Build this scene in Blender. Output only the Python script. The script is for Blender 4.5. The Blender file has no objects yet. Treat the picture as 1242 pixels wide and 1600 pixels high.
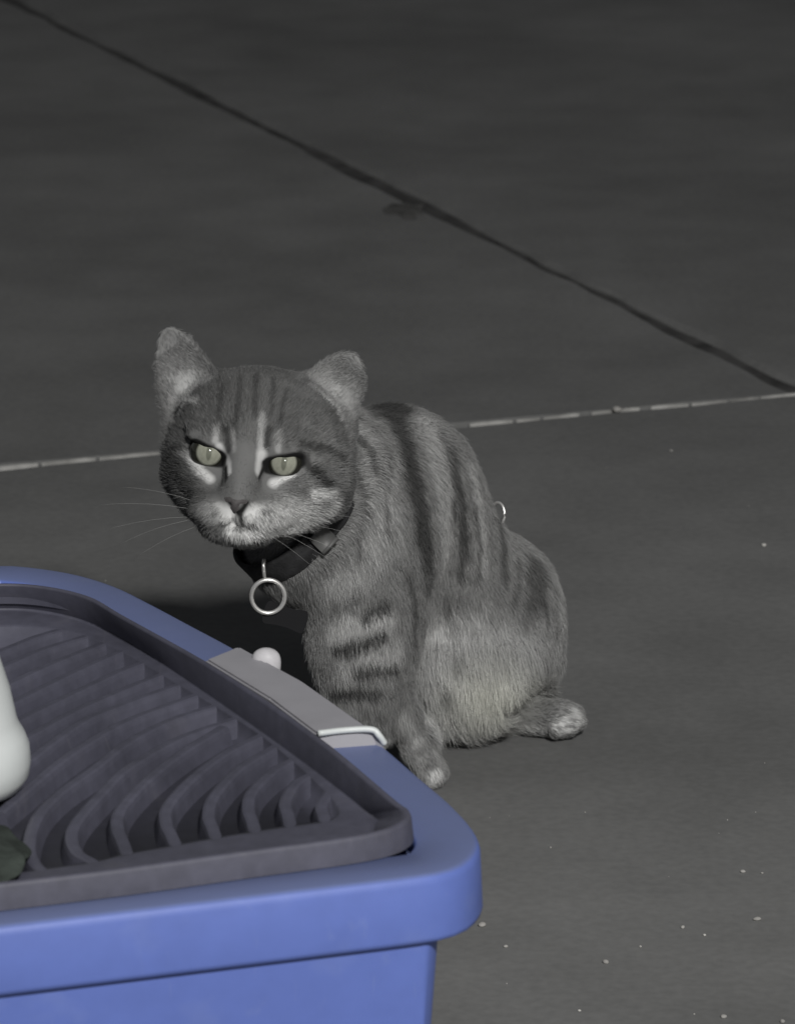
import bpy, bmesh, math, random
import numpy as np
from mathutils import Vector

scene = bpy.context.scene
rng = np.random.default_rng(7)
random.seed(7)

# ------------------------------------------------------------------ camera
F_PX = 7600.0                       # focal length in pixels of the 1242 x 1600 photograph
PITCH = math.radians(16.0)
CAM = np.array([0.0, -2.87, 1.0])
FWD = np.array([0.0, math.cos(PITCH), -math.sin(PITCH)])
UPV = np.array([0.0, math.sin(PITCH), math.cos(PITCH)])
RGT = np.array([1.0, 0.0, 0.0])
cam_d = bpy.data.cameras.new("camera")
cam = bpy.data.objects.new("camera", cam_d)
scene.collection.objects.link(cam)
cam.location = CAM
cam.rotation_euler = (math.radians(90) - PITCH, 0, 0)
cam_d.sensor_fit = 'VERTICAL'
cam_d.sensor_height = 24.0
cam_d.lens = 24.0 * F_PX / 1600.0
cam_d.dof.use_dof = True
cam_d.dof.focus_distance = 2.85
cam_d.dof.aperture_fstop = 15.0
cam_d.clip_start = 0.05
cam_d.clip_end = 1000.0
scene.camera = cam

# ------------------------------------------------------------------ night sky and the one lamp
SUN_EL, SUN_ROT = math.radians(18), math.radians(150)
world = bpy.data.worlds.new("World")
scene.world = world
world.use_nodes = True
wn, wl = world.node_tree.nodes, world.node_tree.links
bg = wn["Background"]
sky = wn.new("ShaderNodeTexSky")
sky.sky_type = 'NISHITA'
sky.sun_disc = False
sky.sun_elevation = SUN_EL
sky.sun_rotation = SUN_ROT
hsv = wn.new("ShaderNodeHueSaturation")
hsv.inputs["Saturation"].default_value = 0.18
wl.new(sky.outputs[0], hsv.inputs["Color"])
wl.new(hsv.outputs[0], bg.inputs["Color"])
bg.inputs["Strength"].default_value = 0.025

LAMP = np.array([0.66, -3.45, 2.52])
ld = bpy.data.lights.new("yard_lamp", 'POINT')
ld.energy = 640.0
ld.color = (1.0, 0.992, 0.975)
ld.shadow_soft_size = 0.16
lamp = bpy.data.objects.new("yard_lamp", ld)
lamp.location = LAMP
scene.collection.objects.link(lamp)

scene.view_settings.view_transform = 'Standard'
scene.view_settings.look = 'None'
scene.view_settings.exposure = 0.0
scene.view_settings.gamma = 1.0
scene.view_settings.use_curve_mapping = False
scene.cycles.use_denoising = True
scene.cycles.max_bounces = 4
scene.cycles.diffuse_bounces = 2
scene.cycles.glossy_bounces = 2


# ------------------------------------------------------------------ helpers
def ray(px, py):
    return FWD + (px - 621.0) / F_PX * RGT + (800.0 - py) / F_PX * UPV

def at(px, py, y):                  # point on the sight line at depth y
    d = ray(px, py)
    return CAM + d * ((y - CAM[1]) / d[1])

def onz(px, py, z=0.0):             # point on the sight line at height z
    d = ray(px, py)
    return CAM + d * ((z - CAM[2]) / d[2])

def project(P):                     # world points -> photograph pixels and depth
    v = np.asarray(P) - CAM
    dep = v @ FWD
    return 621.0 + F_PX * (v @ RGT) / dep, 800.0 - F_PX * (v @ UPV) / dep, dep

def link(o, parent=None):
    scene.collection.objects.link(o)
    if parent is not None:
        o.parent = parent
    return o

def mesh_obj(name, verts, faces, mat, parent=None, smooth=True):
    me = bpy.data.meshes.new(name)
    me.from_pydata([tuple(map(float, v)) for v in verts], [], faces)
    me.update()
    if smooth:
        me.polygons.foreach_set("use_smooth", [True] * len(me.polygons))
    if mat:
        me.materials.append(mat)
    return link(bpy.data.objects.new(name, me), parent)

def bm_obj(name, bm, mat, parent=None, smooth=True):
    bmesh.ops.recalc_face_normals(bm, faces=bm.faces)
    me = bpy.data.meshes.new(name)
    bm.to_mesh(me)
    bm.free()
    if smooth:
        me.polygons.foreach_set("use_smooth", [True] * len(me.polygons))
    me.materials.append(mat)
    return link(bpy.data.objects.new(name, me), parent)

def empty(name, loc):
    o = bpy.data.objects.new(name, None)
    o.location = loc
    o.empty_display_size = 0.05
    return link(o)

def tag(o, label=None, cat=None, group=None, kind=None):
    for k, v in (("label", label), ("category", cat), ("group", group), ("kind", kind)):
        if v:
            o[k] = v
    return o

def catmull(pts, per=10, closed=False):
    pts = [np.asarray(p, float) for p in pts]
    n = len(pts)
    out = []
    for i in range(n if closed else n - 1):
        if closed:
            p0, p1, p2, p3 = pts[(i - 1) % n], pts[i], pts[(i + 1) % n], pts[(i + 2) % n]
        else:
            p1, p2 = pts[i], pts[i + 1]
            p0 = pts[i - 1] if i > 0 else 2 * p1 - p2
            p3 = pts[i + 2] if i + 2 < n else 2 * p2 - p1
        for k in range(per):
            t = k / per
            out.append(0.5 * ((2 * p1) + (-p0 + p2) * t + (2 * p0 - 5 * p1 + 4 * p2 - p3) * t * t + (-p0 + 3 * p1 - 3 * p2 + p3) * t ** 3))
    if not closed:
        out.append(pts[-1])
    return np.array(out)

def resample(loop, n, closed=True):
    P = np.asarray(loop)
    if closed:
        P = np.vstack([P, P[:1]])
    s = np.concatenate([[0], np.cumsum(np.linalg.norm(np.diff(P, axis=0), axis=1))])
    t = np.linspace(0, s[-1], n, endpoint=not closed)
    return np.stack([np.interp(t, s, P[:, k]) for k in range(P.shape[1])], 1)

def tube(path, radius, seg=8, cap=True):
    path = np.asarray(path, float)
    n = len(path)
    rad = np.broadcast_to(np.asarray(radius, float), (n,))
    tan = np.gradient(path, axis=0)
    tan /= np.linalg.norm(tan, axis=1)[:, None] + 1e-12
    ref = np.array([0.13, 0.21, 0.97])
    verts, faces = [], []
    for i in range(n):
        a = np.cross(tan[i], ref); a /= np.linalg.norm(a) + 1e-12
        b = np.cross(tan[i], a)
        for k in range(seg):
            q = 2 * math.pi * k / seg
            verts.append(path[i] + rad[i] * (math.cos(q) * a + math.sin(q) * b))
    for i in range(n - 1):
        for k in range(seg):
            k2 = (k + 1) % seg
            faces.append((i * seg + k, i * seg + k2, (i + 1) * seg + k2, (i + 1) * seg + k))
    if cap:
        faces.append(tuple(range(seg))[::-1])
        faces.append(tuple((n - 1) * seg + k for k in range(seg)))
    return verts, faces

def vnoise(P, scale, seed=0):       # cheap smooth value noise, vectorised
    P = np.asarray(P, float) * scale
    i = np.floor(P).astype(np.int64)
    f = P - i
    f = f * f * (3 - 2 * f)
    def h(a):
        n = (a[:, 0] * 73856093) ^ (a[:, 1] * 19349663) ^ (a[:, 2] * 83492791) ^ (seed * 2654435761)
        n = (n ^ (n >> 13)) * 1274126177
        n = n & 0x7fffffff
        return ((n >> 7) % 65536) / 65535.0
    r = 0
    for dx in (0, 1):
        for dy in (0, 1):
            for dz in (0, 1):
                w = (f[:, 0] if dx else 1 - f[:, 0]) * (f[:, 1] if dy else 1 - f[:, 1]) * (f[:, 2] if dz else 1 - f[:, 2])
                r = r + w * h(i + np.array([dx, dy, dz]))
    return r


# ------------------------------------------------------------------ materials
def material(name, base, rough=0.6, noise=None, bump=None, spec=0.4, metal=0.0, coat=0.0, top_grey=None, scuff=None):
    """noise: list of (scale, detail, dark, light) multipliers; bump: list of (scale, strength, distance)"""
    m = bpy.data.materials.new(name)
    m.use_nodes = True
    N, L = m.node_tree.nodes, m.node_tree.links
    b = N["Principled BSDF"]
    b.inputs["Roughness"].default_value = rough
    b.inputs["Specular IOR Level"].default_value = spec
    b.inputs["Metallic"].default_value = metal
    b.inputs["Coat Weight"].default_value = coat
    tc = N.new("ShaderNodeTexCoord")
    col = N.new("ShaderNodeRGB")
    col.outputs[0].default_value = (*base, 1)
    out = col.outputs[0]
    for (sc, det, lo, hi) in (noise or []):
        t = N.new("ShaderNodeTexNoise")
        t.inputs["Scale"].default_value = sc
        t.inputs["Detail"].default_value = det
        L.new(tc.outputs["Object"], t.inputs["Vector"])
        r = N.new("ShaderNodeMapRange")
        r.inputs["From Min"].default_value = 0.3
        r.inputs["From Max"].default_value = 0.7
        r.inputs["To Min"].default_value = lo
        r.inputs["To Max"].default_value = hi
        L.new(t.outputs["Fac"], r.inputs["Value"])
        mx = N.new("ShaderNodeVectorMath")
        mx.operation = 'SCALE'
        L.new(out, mx.inputs[0])
        L.new(r.outputs[0], mx.inputs["Scale"])
        out = mx.outputs[0]
    if scuff:                       # pale scratches and rubbed spots
        for (sx, sy, sz, lo_, amt) in ((30, 30, 30, .60, .14), (300, 6, 40, .66, .22), (9, 240, 60, .66, .18)):
            mp = N.new("ShaderNodeMapping"); mp.inputs["Scale"].default_value = (sx, sy, sz); mp.inputs["Rotation"].default_value = (.3, .2, .5)
            L.new(tc.outputs["Object"], mp.inputs["Vector"])
            t = N.new("ShaderNodeTexNoise"); t.inputs["Scale"].default_value = 1.0; t.inputs["Detail"].default_value = 5
            L.new(mp.outputs[0], t.inputs["Vector"])
            r = N.new("ShaderNodeMapRange"); r.inputs["From Min"].default_value = lo_; r.inputs["From Max"].default_value = lo_ + .1; r.inputs["To Max"].default_value = amt
            L.new(t.outputs["Fac"], r.inputs["Value"])
            mx = N.new("ShaderNodeMix"); mx.data_type = 'RGBA'
            L.new(r.outputs[0], mx.inputs["Factor"]); L.new(out, mx.inputs["A"])
            mx.inputs["B"].default_value = (*scuff, 1)
            out = mx.outputs["Result"]
    if top_grey:                        # greyer tone mixed in on upward faces
        geo = N.new("ShaderNodeNewGeometry")
        sp = N.new("ShaderNodeSeparateXYZ")
        L.new(geo.outputs["Normal"], sp.inputs[0])
        r = N.new("ShaderNodeMapRange")
        r.inputs["From Min"].default_value = 0.6
        r.inputs["From Max"].default_value = 0.97
        r.inputs["To Max"].default_value = 0.62
        L.new(sp.outputs[2], r.inputs["Value"])
        mx = N.new("ShaderNodeMix"); mx.data_type = 'RGBA'
        L.new(r.outputs[0], mx.inputs["Factor"])
        L.new(out, mx.inputs["A"])
        mx.inputs["B"].default_value = (*top_grey, 1)
        out = mx.outputs["Result"]
    L.new(out, b.inputs["Base Color"])
    prev = None
    for (sc, st, dist) in (bump or []):
        t = N.new("ShaderNodeTexNoise")
        t.inputs["Scale"].default_value = sc
        t.inputs["Detail"].default_value = 6
        L.new(tc.outputs["Object"], t.inputs["Vector"])
        bp = N.new("ShaderNodeBump")
        bp.inputs["Strength"].default_value = st
        bp.inputs["Distance"].default_value = dist
        L.new(t.outputs["Fac"], bp.inputs["Height"])
        if prev:
            L.new(prev, bp.inputs["Normal"])
        prev = bp.outputs[0]
    if prev:
        L.new(prev, b.inputs["Normal"])
    return m

M_CONC = material("concrete", (0.150, 0.150, 0.147), 0.88,
                  noise=[(2.2, 4, 0.80, 1.14), (12, 4, 0.90, 1.08), (150, 3, 0.92, 1.07)],
                  bump=[(120, 0.06, 0.0008)], spec=0.2)
M_GAP = material("joint_dirt", (0.062, 0.061, 0.060), 0.95, noise=[(30, 4, 0.6, 1.4)], bump=[(150, 0.5, 0.002)], spec=0.1)
M_SEAL = material("joint_mortar", (0.34, 0.335, 0.32), 0.85, noise=[(30, 4, 0.4, 1.25)], bump=[(220, 0.5, 0.002)], spec=0.2)
M_GRIT = material("grit_stone", (0.38, 0.37, 0.35), 0.8, noise=[(14, 1, 0.35, 1.35)], spec=0.2)
M_BLUE = material("blue_plastic", (0.108, 0.158, 0.44), 0.48, noise=[(6, 3, 0.93, 1.06), (80, 4, 0.96, 1.03)],
                  bump=[(160, 0.06, 0.0012)], spec=0.4, top_grey=(0.13, 0.145, 0.19), scuff=(0.19, 0.24, 0.46))
M_LID = material("charcoal_plastic", (0.068, 0.068, 0.092), 0.6, noise=[(14, 4, 0.8, 1.18), (120, 3, 0.88, 1.1)],
                 bump=[(260, 0.12, 0.0010)], spec=0.45, scuff=(0.13, 0.125, 0.14))
M_LATCH = material("grey_plastic", (0.29, 0.285, 0.305), 0.5, noise=[(40, 4, 0.94, 1.05)], spec=0.4)
M_KNOB = material("pale_plastic", (0.47, 0.46, 0.475), 0.5, noise=[(120, 4, 0.85, 1.08)], spec=0.3)
M_WHITE = material("white_plastic", (0.56, 0.585, 0.58), 0.4, noise=[(25, 4, 0.94, 1.03)], spec=0.4)
M_BOX = material("black_plastic", (0.020, 0.019, 0.024), 0.65, noise=[(18, 4, 0.7, 1.3)], bump=[(120, 0.15, 0.001)], spec=0.3)
M_CLOTH = material("green_cloth", (0.036, 0.043, 0.038), 0.9, noise=[(60, 4, 0.5, 1.6)], bump=[(300, 0.5, 0.002)], spec=0.1)
M_COLLAR = material("collar_webbing", (0.026, 0.026, 0.027), 0.8, noise=[(150, 3, 0.6, 1.3)], bump=[(900, 0.5, 0.001)], spec=0.2)
M_METAL = material("steel", (0.86, 0.85, 0.83), 0.34, metal=0.75)
M_TAG = material("black_tag", (0.010, 0.010, 0.011), 0.8, spec=0.15)
M_NOSE = material("nose_leather", (0.060, 0.055, 0.055), 0.65, noise=[(300, 3, 0.8, 1.2)], bump=[(900, 0.4, 0.0006)])
M_BUCKLE = material("buckle_plastic", (0.085, 0.085, 0.083), 0.5)

# ------------------------------------------------------------------ ground: concrete slabs, dark open joint, pale filled joint
ground = mesh_obj("ground", [(-60, -40, -0.03), (60, -40, -0.03), (60, 120, -0.03), (-60, 120, -0.03)], [(0, 1, 2, 3)], M_GAP)
tag(ground, "dark dirt bed under the concrete slabs", "ground", kind="structure")

L1a, L1b = onz(65, 22)[:2], onz(1235, 603)[:2]         # dark joint
L2a, L2b = onz(0, 730)[:2], onz(1242, 616)[:2]         # pale joint
d1 = (L1b - L1a) / np.linalg.norm(L1b - L1a)
d2 = (L2b - L2a) / np.linalg.norm(L2b - L2a)
n1 = np.array([-d1[1], d1[0]])                          # points to the far right of the dark joint
n2 = np.array([-d2[1], d2[0]])                          # points away from the camera
def cross2(a, b): return a[0] * b[1] - a[1] * b[0]
def isect(p, d, q, e):
    t = cross2(q - p, e) / cross2(d, e)
    return p + t * d
G1, G2 = 0.0095, 0.0030                                 # half widths of the joints
def slab(poly):
    """poly: list of (point, dense) corners anticlockwise; dense edges get a worn, wavering arris"""
    loop = []
    n = len(poly)
    for i in range(n):
        p, dense = poly[i]
        q = poly[(i + 1) % n][0]
        L = np.linalg.norm(q - p)
        if dense:
            k = int(L / 0.012)
            t = np.linspace(0, 1, k, endpoint=False)
        else:
            t = np.array([0.0])
        for tt in t:
            loop.append(p + (q - p) * tt)
    P = np.array(loop)
    m = len(P)
    nx, pv = np.roll(P, -1, 0), np.roll(P, 1, 0)
    ta = nx - P; ta /= np.linalg.norm(ta, axis=1)[:, None]
    tb = P - pv; tb /= np.linalg.norm(tb, axis=1)[:, None]
    tt = ta + tb
    tt /= np.linalg.norm(tt, axis=1)[:, None]
    inn = np.stack([-tt[:, 1], tt[:, 0]], 1)
    P3 = np.column_stack([P, np.zeros(m)])
    w = (vnoise(P3, 7, 3) - 0.5) * 0.008 + (vnoise(P3, 22, 4) - 0.5) * 0.005
    ch = 0.0018 + 0.0055 * vnoise(P3, 12, 5)
    v0 = np.column_stack([P + inn * w[:, None], np.full(m, -0.028)])
    v1 = np.column_stack([P + inn * w[:, None], -0.0015 - ch * 0.6])
    v2 = np.column_stack([P + inn * (w + ch)[:, None], np.zeros(m)])
    V = np.vstack([v0, v1, v2])
    Fc = []
    for i in range(m):
        j = (i + 1) % m
        Fc.append((i, j, m + j, m + i))
        Fc.append((m + i, m + j, 2 * m + j, 2 * m + i))
    Fc.append(tuple(2 * m + i for i in range(m)))
    o = mesh_obj("slab", V, Fc, M_CONC, ground, smooth=False)
    return o

X = isect(L1a, d1, L2a, d2)
# near slab (camera side of the pale joint)
A0, A1 = X - d2 * 1.9, X + d2 * 1.2
slab([(A0 - n2 * G2, True), (A1 - n2 * G2, False), (A1 + d2 * 6 - n2 * G2, False), (A1 + d2 * 6 - n2 * 14, False), (A0 - d2 * 6 - n2 * 14, False), (A0 - d2 * 6 - n2 * G2, False)][::-1]
     if False else [(A1 - n2 * G2, True), (A0 - n2 * G2, False), (A0 - d2 * 6 - n2 * G2, False), (A0 - d2 * 6 - n2 * 14, False), (A1 + d2 * 6 - n2 * 14, False), (A1 + d2 * 6 - n2 * G2, False)])
# left far slab, between the pale and the dark joint
cB = isect(L1a - n1 * G1, d1, L2a + n2 * G2, d2)
far = cB - d1 * 5.2
slab([(cB, True), (far, False), (far - d1 * 9, False), (far - d1 * 9 - d2 * 14, False), (A0 - d2 * 6 + n2 * G2, False), (A0 + n2 * G2, True)])
# right far slab, beyond the dark joint
cA = isect(L1a + n1 * G1, d1, L2a + n2 * G2, d2)
farA = cA - d1 * 5.2
slab([(farA, True), (cA, True), (A1 + n2 * G2, False), (A1 + d2 * 8 + n2 * G2, False), (farA + d2 * 9 - d1 * 9, False), (farA - d1 * 9, False)])

# dirt packed into the dark joint almost to the top
t_ = np.linspace(0, 1, 240)
V, Fc = [], []
for tt in t_:
    c = cA + (farA - cA) * tt - n1 * G1
    z = -0.0035 - 0.002 * vnoise(np.array([[c[0], c[1], 0]]), 14, 8)[0]
    for sgn in (-1.6, -.4, .4, 1.6):
        V.append((c[0] + n1[0] * G1 * sgn, c[1] + n1[1] * G1 * sgn, z - (0.001 if abs(sgn) < 1 else 0)))
for i in range(239):
    for j in range(3):
        Fc.append((i * 4 + j, i * 4 + j + 1, i * 4 + j + 5, i * 4 + j + 4))
mesh_obj("joint_dirt", V, Fc, M_GAP, ground)
# a trodden clot of dirt beside the dark joint
M_CLOT = material("dirt_clot", (0.085, 0.084, 0.081), 0.95, noise=[(60, 4, 0.7, 1.3)], spec=0.1)
cl = onz(634, 330)
V, Fc = [(cl[0], cl[1], .0022)], []
for k in range(40):
    q = 2 * math.pi * k / 40
    rr = 1 + .9 * (vnoise(np.array([[math.cos(q) * 1.7 + 5, math.sin(q) * 1.7, 0]]), 1.6, 51)[0] - .5)
    for (f_, z_) in ((.6, .0018), (1.0, .0003)):
        V.append((cl[0] + math.cos(q) * .019 * rr * f_, cl[1] + math.sin(q) * .034 * rr * f_, z_))
for k in range(40):
    a, b = 1 + 2 * k, 1 + 2 * ((k + 1) % 40)
    Fc.append((0, a, b)); Fc.append((a, a + 1, b + 1, b))
mesh_obj("dirt_clot", V, Fc, M_CLOT, ground)
# pale mortar left in the near joint, broken into pieces
def seal(p, q, w, h):
    p, q = np.asarray(p), np.asarray(q)
    L = np.linalg.norm(q - p)
    k = max(6, int(L / 0.006))
    t = np.linspace(0, 1, k)
    c = p[None] + (q - p)[None] * t[:, None]
    c3 = np.column_stack([c, np.zeros(k)])
    ww = w * (0.6 + 0.9 * vnoise(c3, 60, 11)) * np.minimum(1, 3 * np.minimum(t, 1 - t) + 0.15)
    hh = h * (0.5 + 0.9 * vnoise(c3, 45, 12)) * np.minimum(1, 4 * np.minimum(t, 1 - t) + 0.2)
    off = (vnoise(c3, 25, 13) - 0.5) * 0.004
    V, Fc = [], []
    prof = [(-1.0, -0.012), (-0.8, 0.45), (-0.2, 1.0), (0.35, 0.9), (0.85, 0.4), (1.0, -0.012)]
    for i in range(k):
        for (a, b) in prof:
            z = b if b < 0 else b * hh[i]
            xy = c[i] + n2 * (off[i] + a * ww[i])
            V.append((xy[0], xy[1], z))
    m = len(prof)
    for i in range(k - 1):
        for j in range(m - 1):
            Fc.append((i * m + j, i * m + j + 1, (i + 1) * m + j + 1, (i + 1) * m + j))
    return mesh_obj("joint_filler", V, Fc, M_SEAL, ground)
def l2(px): return onz(px, 730 + (616 - 730) * px / 1242.0)[:2]
for (a, b, w, h) in [(-160, 60, .0050, .0022), (66, 150, .0042, .0018), (156, 250, .0055, .0026), (258, 420, .004, .002), (560, 700, .003, .0015),
                     (734, 800, .0052, .0026), (806, 842, .0035, .0018), (848, 905, .0042, .002), (925, 1000, .0035, .0018),
                     (1018, 1075, .0030, .0016), (1080, 1135, .0050, .0026), (1140, 1185, .004, .0018), (1188, 1420, .0050, .0022)]:
    seal(l2(a), l2(b), w * .72, h * .45)

def stone(c, r, seed, flat=0.7):
    bm = bmesh.new()
    bmesh.ops.create_icosphere(bm, subdivisions=2, radius=1.0)
    rr = random.Random(seed)
    s = (rr.uniform(.8, 1.3), rr.uniform(.8, 1.2), flat)
    a = rr.uniform(0, 6.28)
    for v in bm.verts:
        k = 1 + 0.35 * (vnoise(np.array([[v.co.x, v.co.y, v.co.z]]) + seed * 3.1, 1.7, seed)[0] - 0.5)
        x, y, z = v.co.x * s[0] * k * r, v.co.y * s[1] * k * r, v.co.z * s[2] * k * r
        v.co = (c[0] + x * math.cos(a) - y * math.sin(a), c[1] + x * math.sin(a) + y * math.cos(a), c[2] + z)
    return bm
p = onz(963, 645)
o = bm_obj("pebble", stone((p[0], p[1], 0.003), 0.0034, 5), M_GRIT)
tag(o, "bright white pebble lying on the pale joint line right of the cat", "pebble")
# scattered grit
bm = bmesh.new()
spots = [(1193, 853, 2.6), (946, 1505, 3.0), (1182, 1438, 3.0), (1160, 1363, 2.2), (753, 1447, 3.4), (790, 1480, 2.0), (1066, 1450, 2.2), (1130, 1590, 2.6),
         (1222, 1598, 2.8), (1100, 1462, 1.6), (1048, 705, 1.7), (1000, 1480, 1.6), (860, 1325, 1.3), (905, 1580, 1.4), (1190, 1365, 1.4)]
for k in range(60):
    spots.append((rng.uniform(-40, 1290), rng.uniform(640, 1640), rng.uniform(0.4, 0.8)))
for k, (px, py, r) in enumerate(spots):
    q = onz(px, py)
    b2 = stone((q[0], q[1], r * 0.0003), r * 0.00062, k + 20)
    me = bpy.data.meshes.new("t"); b2.to_mesh(me); b2.free(); bm.from_mesh(me); bpy.data.meshes.remove(me)
o = bm_obj("grit", bm, M_GRIT)
tag(o, "fine pale grit scattered over the concrete", "grit", kind="stuff")

# ------------------------------------------------------------------ blue tub
H = 0.20
tub = empty("storage_tub", onz(200, 1300, H) * np.array([1, 1, 0]))
TUB0 = np.array(tub.location)
tag(tub, "bright blue plastic tub with wide rim standing left of the cat", "tub")
def local(V, o=None): return np.asarray(V) - (TUB0 if o is None else o)
front_dir = onz(0, 1448, H) - onz(683, 1367, H)
front_dir /= np.linalg.norm(front_dir)
rim_px = [(500, 1389), (640, 1372), (700, 1362), (735, 1345), (751, 1318), (738, 1288), (705, 1252), (665, 1218), (597, 1160), (510, 1096), (441, 1054), (371, 1012), (300, 974), (240, 942), (185, 915), (125, 896), (60, 885), (0, 881)]
rim = [onz(a, b, H) for a, b in rim_px]
back = rim[-1]
rim = [rim[0] + front_dir * 0.42, rim[0] + front_dir * 0.3, rim[0] + front_dir * 0.15] + rim + [back + front_dir * 0.03 - np.array([0, .001, 0]), back + front_dir * 0.07 - np.array([0, .003, 0]), back + front_dir * 0.14 - np.array([0, .004, 0]), back + front_dir * 0.30, back + front_dir * 0.37 - np.array([0.02, 0.03, 0])]
mid = rim[0] * 0.5 + rim[-1] * 0.5 + front_dir * 0.05
rim.append(mid)
rimc = resample(catmull(rim, 12, True), 220)
def inset(loop, d):
    P = loop[:, :2]
    tt = np.roll(P, -1, 0) - np.roll(P, 1, 0)
    tt /= np.linalg.norm(tt, axis=1)[:, None]
    nn = np.stack([-tt[:, 1], tt[:, 0]], 1)
    Q = loop.copy()
    Q[:, :2] = P + nn * d
    return Q
area = 0.5 * np.sum(rimc[:, 0] * np.roll(rimc[:, 1], -1) - np.roll(rimc[:, 0], -1) * rimc[:, 1])
if area < 0:
    rimc = rimc[::-1].copy()
def loft(name, levels, mat, parent, org, cap0=False, cap1=False, smooth=True):
    V = np.vstack(levels)
    n = len(levels[0])
    Fc = []
    for l in range(len(levels) - 1):
        for i in range(n):
            j = (i + 1) % n
            Fc.append((l * n + i, l * n + j, (l + 1) * n + j, (l + 1) * n + i))
    if cap0: Fc.append(tuple(range(n))[::-1])
    if cap1: Fc.append(tuple((len(levels) - 1) * n + i for i in range(n)))
    return mesh_obj(name, local(V, org), Fc, mat, parent, smooth)
def lev(d, z):
    Q = inset(rimc, d)
    Q[:, 2] = z
    return Q
LIP = 0.034
loft("rim", [lev(0.032, H - .010), lev(0.032, H - .0015), lev(0.0305, H), lev(0.0045, H), lev(0.0022, H - .0006), lev(0.0008, H - .0022), lev(0.0, H - .005),
             lev(-0.0012, H - LIP + .003), lev(-0.0008, H - LIP + .0008), lev(0.0006, H - LIP), lev(0.003, H - LIP - .0002), lev(0.0042, H - LIP + .001), lev(0.0042, H - .012)], M_BLUE, tub, TUB0)
front_n = np.array([-front_dir[1], front_dir[0], 0.0])
if front_n[1] > 0: front_n = -front_n
def blev(d, z, sh=.0258):
    Q = lev(d, z)
    return Q + front_n[None] * sh * np.array([1, 1, 0])
loft("body", [lev(0.034, H - .0105), blev(0.0285, H - .0107), blev(0.0285, H - .03), blev(0.032, H - .08), blev(0.040, 0.012), blev(0.044, 0.004), blev(0.050, 0.0008)], M_BLUE, tub, TUB0, cap1=True)

# grey latch plate on the rim with its white end lip and round knob
top_in = [onz(a, b, H + .0075) for a, b in [(322, 1030), (420, 1090), (497, 1148)]]
top_out = [onz(a, b, H + .0075) for a, b in [(372, 1010), (470, 1064), (580, 1141)]]
side_out = [onz(a, b, H + .0015) for a, b in [(378, 1016), (480, 1072), (601, 1162)]]
bm = bmesh.new()
rows = []
for i in range(3):
    a, b, c = top_in[i], top_out[i], side_out[i]
    low = c.copy(); low[2] = H - .02
    ins = a.copy(); ins[2] = H + 0.0006
    rows.append([bm.verts.new(local(v)) for v in (ins, a, b, c, low)])
for i in range(2):
    for j in range(4):
        bm.faces.new((rows[i][j], rows[i][j + 1], rows[i + 1][j + 1], rows[i + 1][j]))
for r in (rows[0], rows[2]):
    bm.faces.new(r)
bmesh.ops.bevel(bm, geom=[e for e in bm.edges if e.calc_length() > 0.01], offset=0.0012, segments=2, affect='EDGES')
latch = bm_obj("latch", bm, M_LATCH, tub, smooth=False)
latch["label"] = "light grey latch plate across the blue rim"
v, f = tube([local(q) for q in catmull([onz(497, 1146, H + .0088), onz(540, 1141, H + .0088), onz(580, 1140, H + .0088), onz(592, 1149, H + .006), onz(601, 1162, H + .001)], 6)], 0.0017, 8)
mesh_obj("latch_lip", v, f, M_WHITE, latch)
kc = onz(416, 1037, H + .004)
bm = bmesh.new()
bmesh.ops.create_uvsphere(bm, u_segments=24, v_segments=14, radius=1.0)
for vv in bm.verts:
    q = np.array([vv.co.x * .0080, vv.co.y * .0065, math.copysign(abs(vv.co.z) ** .7, vv.co.z) * .0088])
    vv.co = Vector(local(kc)) + Vector(q)
bm_obj("latch_knob", bm, M_KNOB, latch)

# ------------------------------------------------------------------ dark ribbed lid lying on the tub
lid = empty("ribbed_lid", onz(250, 1200, H + .003))
LID0 = np.array(lid.location)
tag(lid, "dark charcoal lid with curved parallel ribs lying on the blue tub", "lid")
ZT = H + .0133                                         # top of the raised border
ZC = ZT - .0175                                        # ribbed panel
top_px = [(85, 1371), (250, 1350), (400, 1329), (520, 1313), (585, 1302), (622, 1291), (641, 1277), (640, 1264), (620, 1249), (547, 1187), (500, 1150), (420, 1093), (322, 1031), (196, 961), (140, 930), (70, 914), (0, 910)]
edge_px = [(85, 1371), (250, 1350), (400, 1329), (520, 1311), (566, 1298), (584, 1290), (588, 1282), (580, 1274), (564, 1262), (528, 1234), (484, 1200), (402, 1140), (280, 1056), (210, 1010), (140, 974), (70, 956), (0, 952)]
pit_px = [(85, 1352), (200, 1330), (330, 1306), (440, 1288), (500, 1280), (522, 1275), (528, 1266), (524, 1255), (512, 1240), (492, 1220), (462, 1192), (390, 1136), (268, 1062), (196, 1020), (130, 992), (64, 980), (0, 978)]
def lid_loop(px, z):
    L = [onz(a, b, z) for a, b in px]
    L = [L[0] + front_dir * .30, L[0] + front_dir * .15] + L
    bk = L[-1]
    L += [bk + front_dir * .03, bk + front_dir * .06, bk + front_dir * .12, bk + front_dir * .27]
    n0, n1_ = L[0], L[-1]
    L.append(0.5 * (n0 + n1_) + front_dir * .02)
    return L
def shrink(P, d):
    s = 0.5 * np.sum(P[:, 0] * np.roll(P[:, 1], -1) - np.roll(P[:, 0], -1) * P[:, 1])
    return inset(P, d if s > 0 else -d)
def at_z(P, z):
    Q = P.copy(); Q[:, 2] = z
    return Q
mixl = lambda a, b, t: a * (1 - t) + b * t
Tl = lid_loop(top_px, ZT)
El = lid_loop(edge_px, ZC)
back_in = -front_n                                      # into the lid, away from the front skirt
for q in list(range(0, 7)):                             # along the front the panel starts just behind the border
    El[q] = Tl[q] + back_in * .0085; El[q][2] = ZC
T_ = catmull(Tl, 8, True)
E_ = catmull(El, 8, True)
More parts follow.
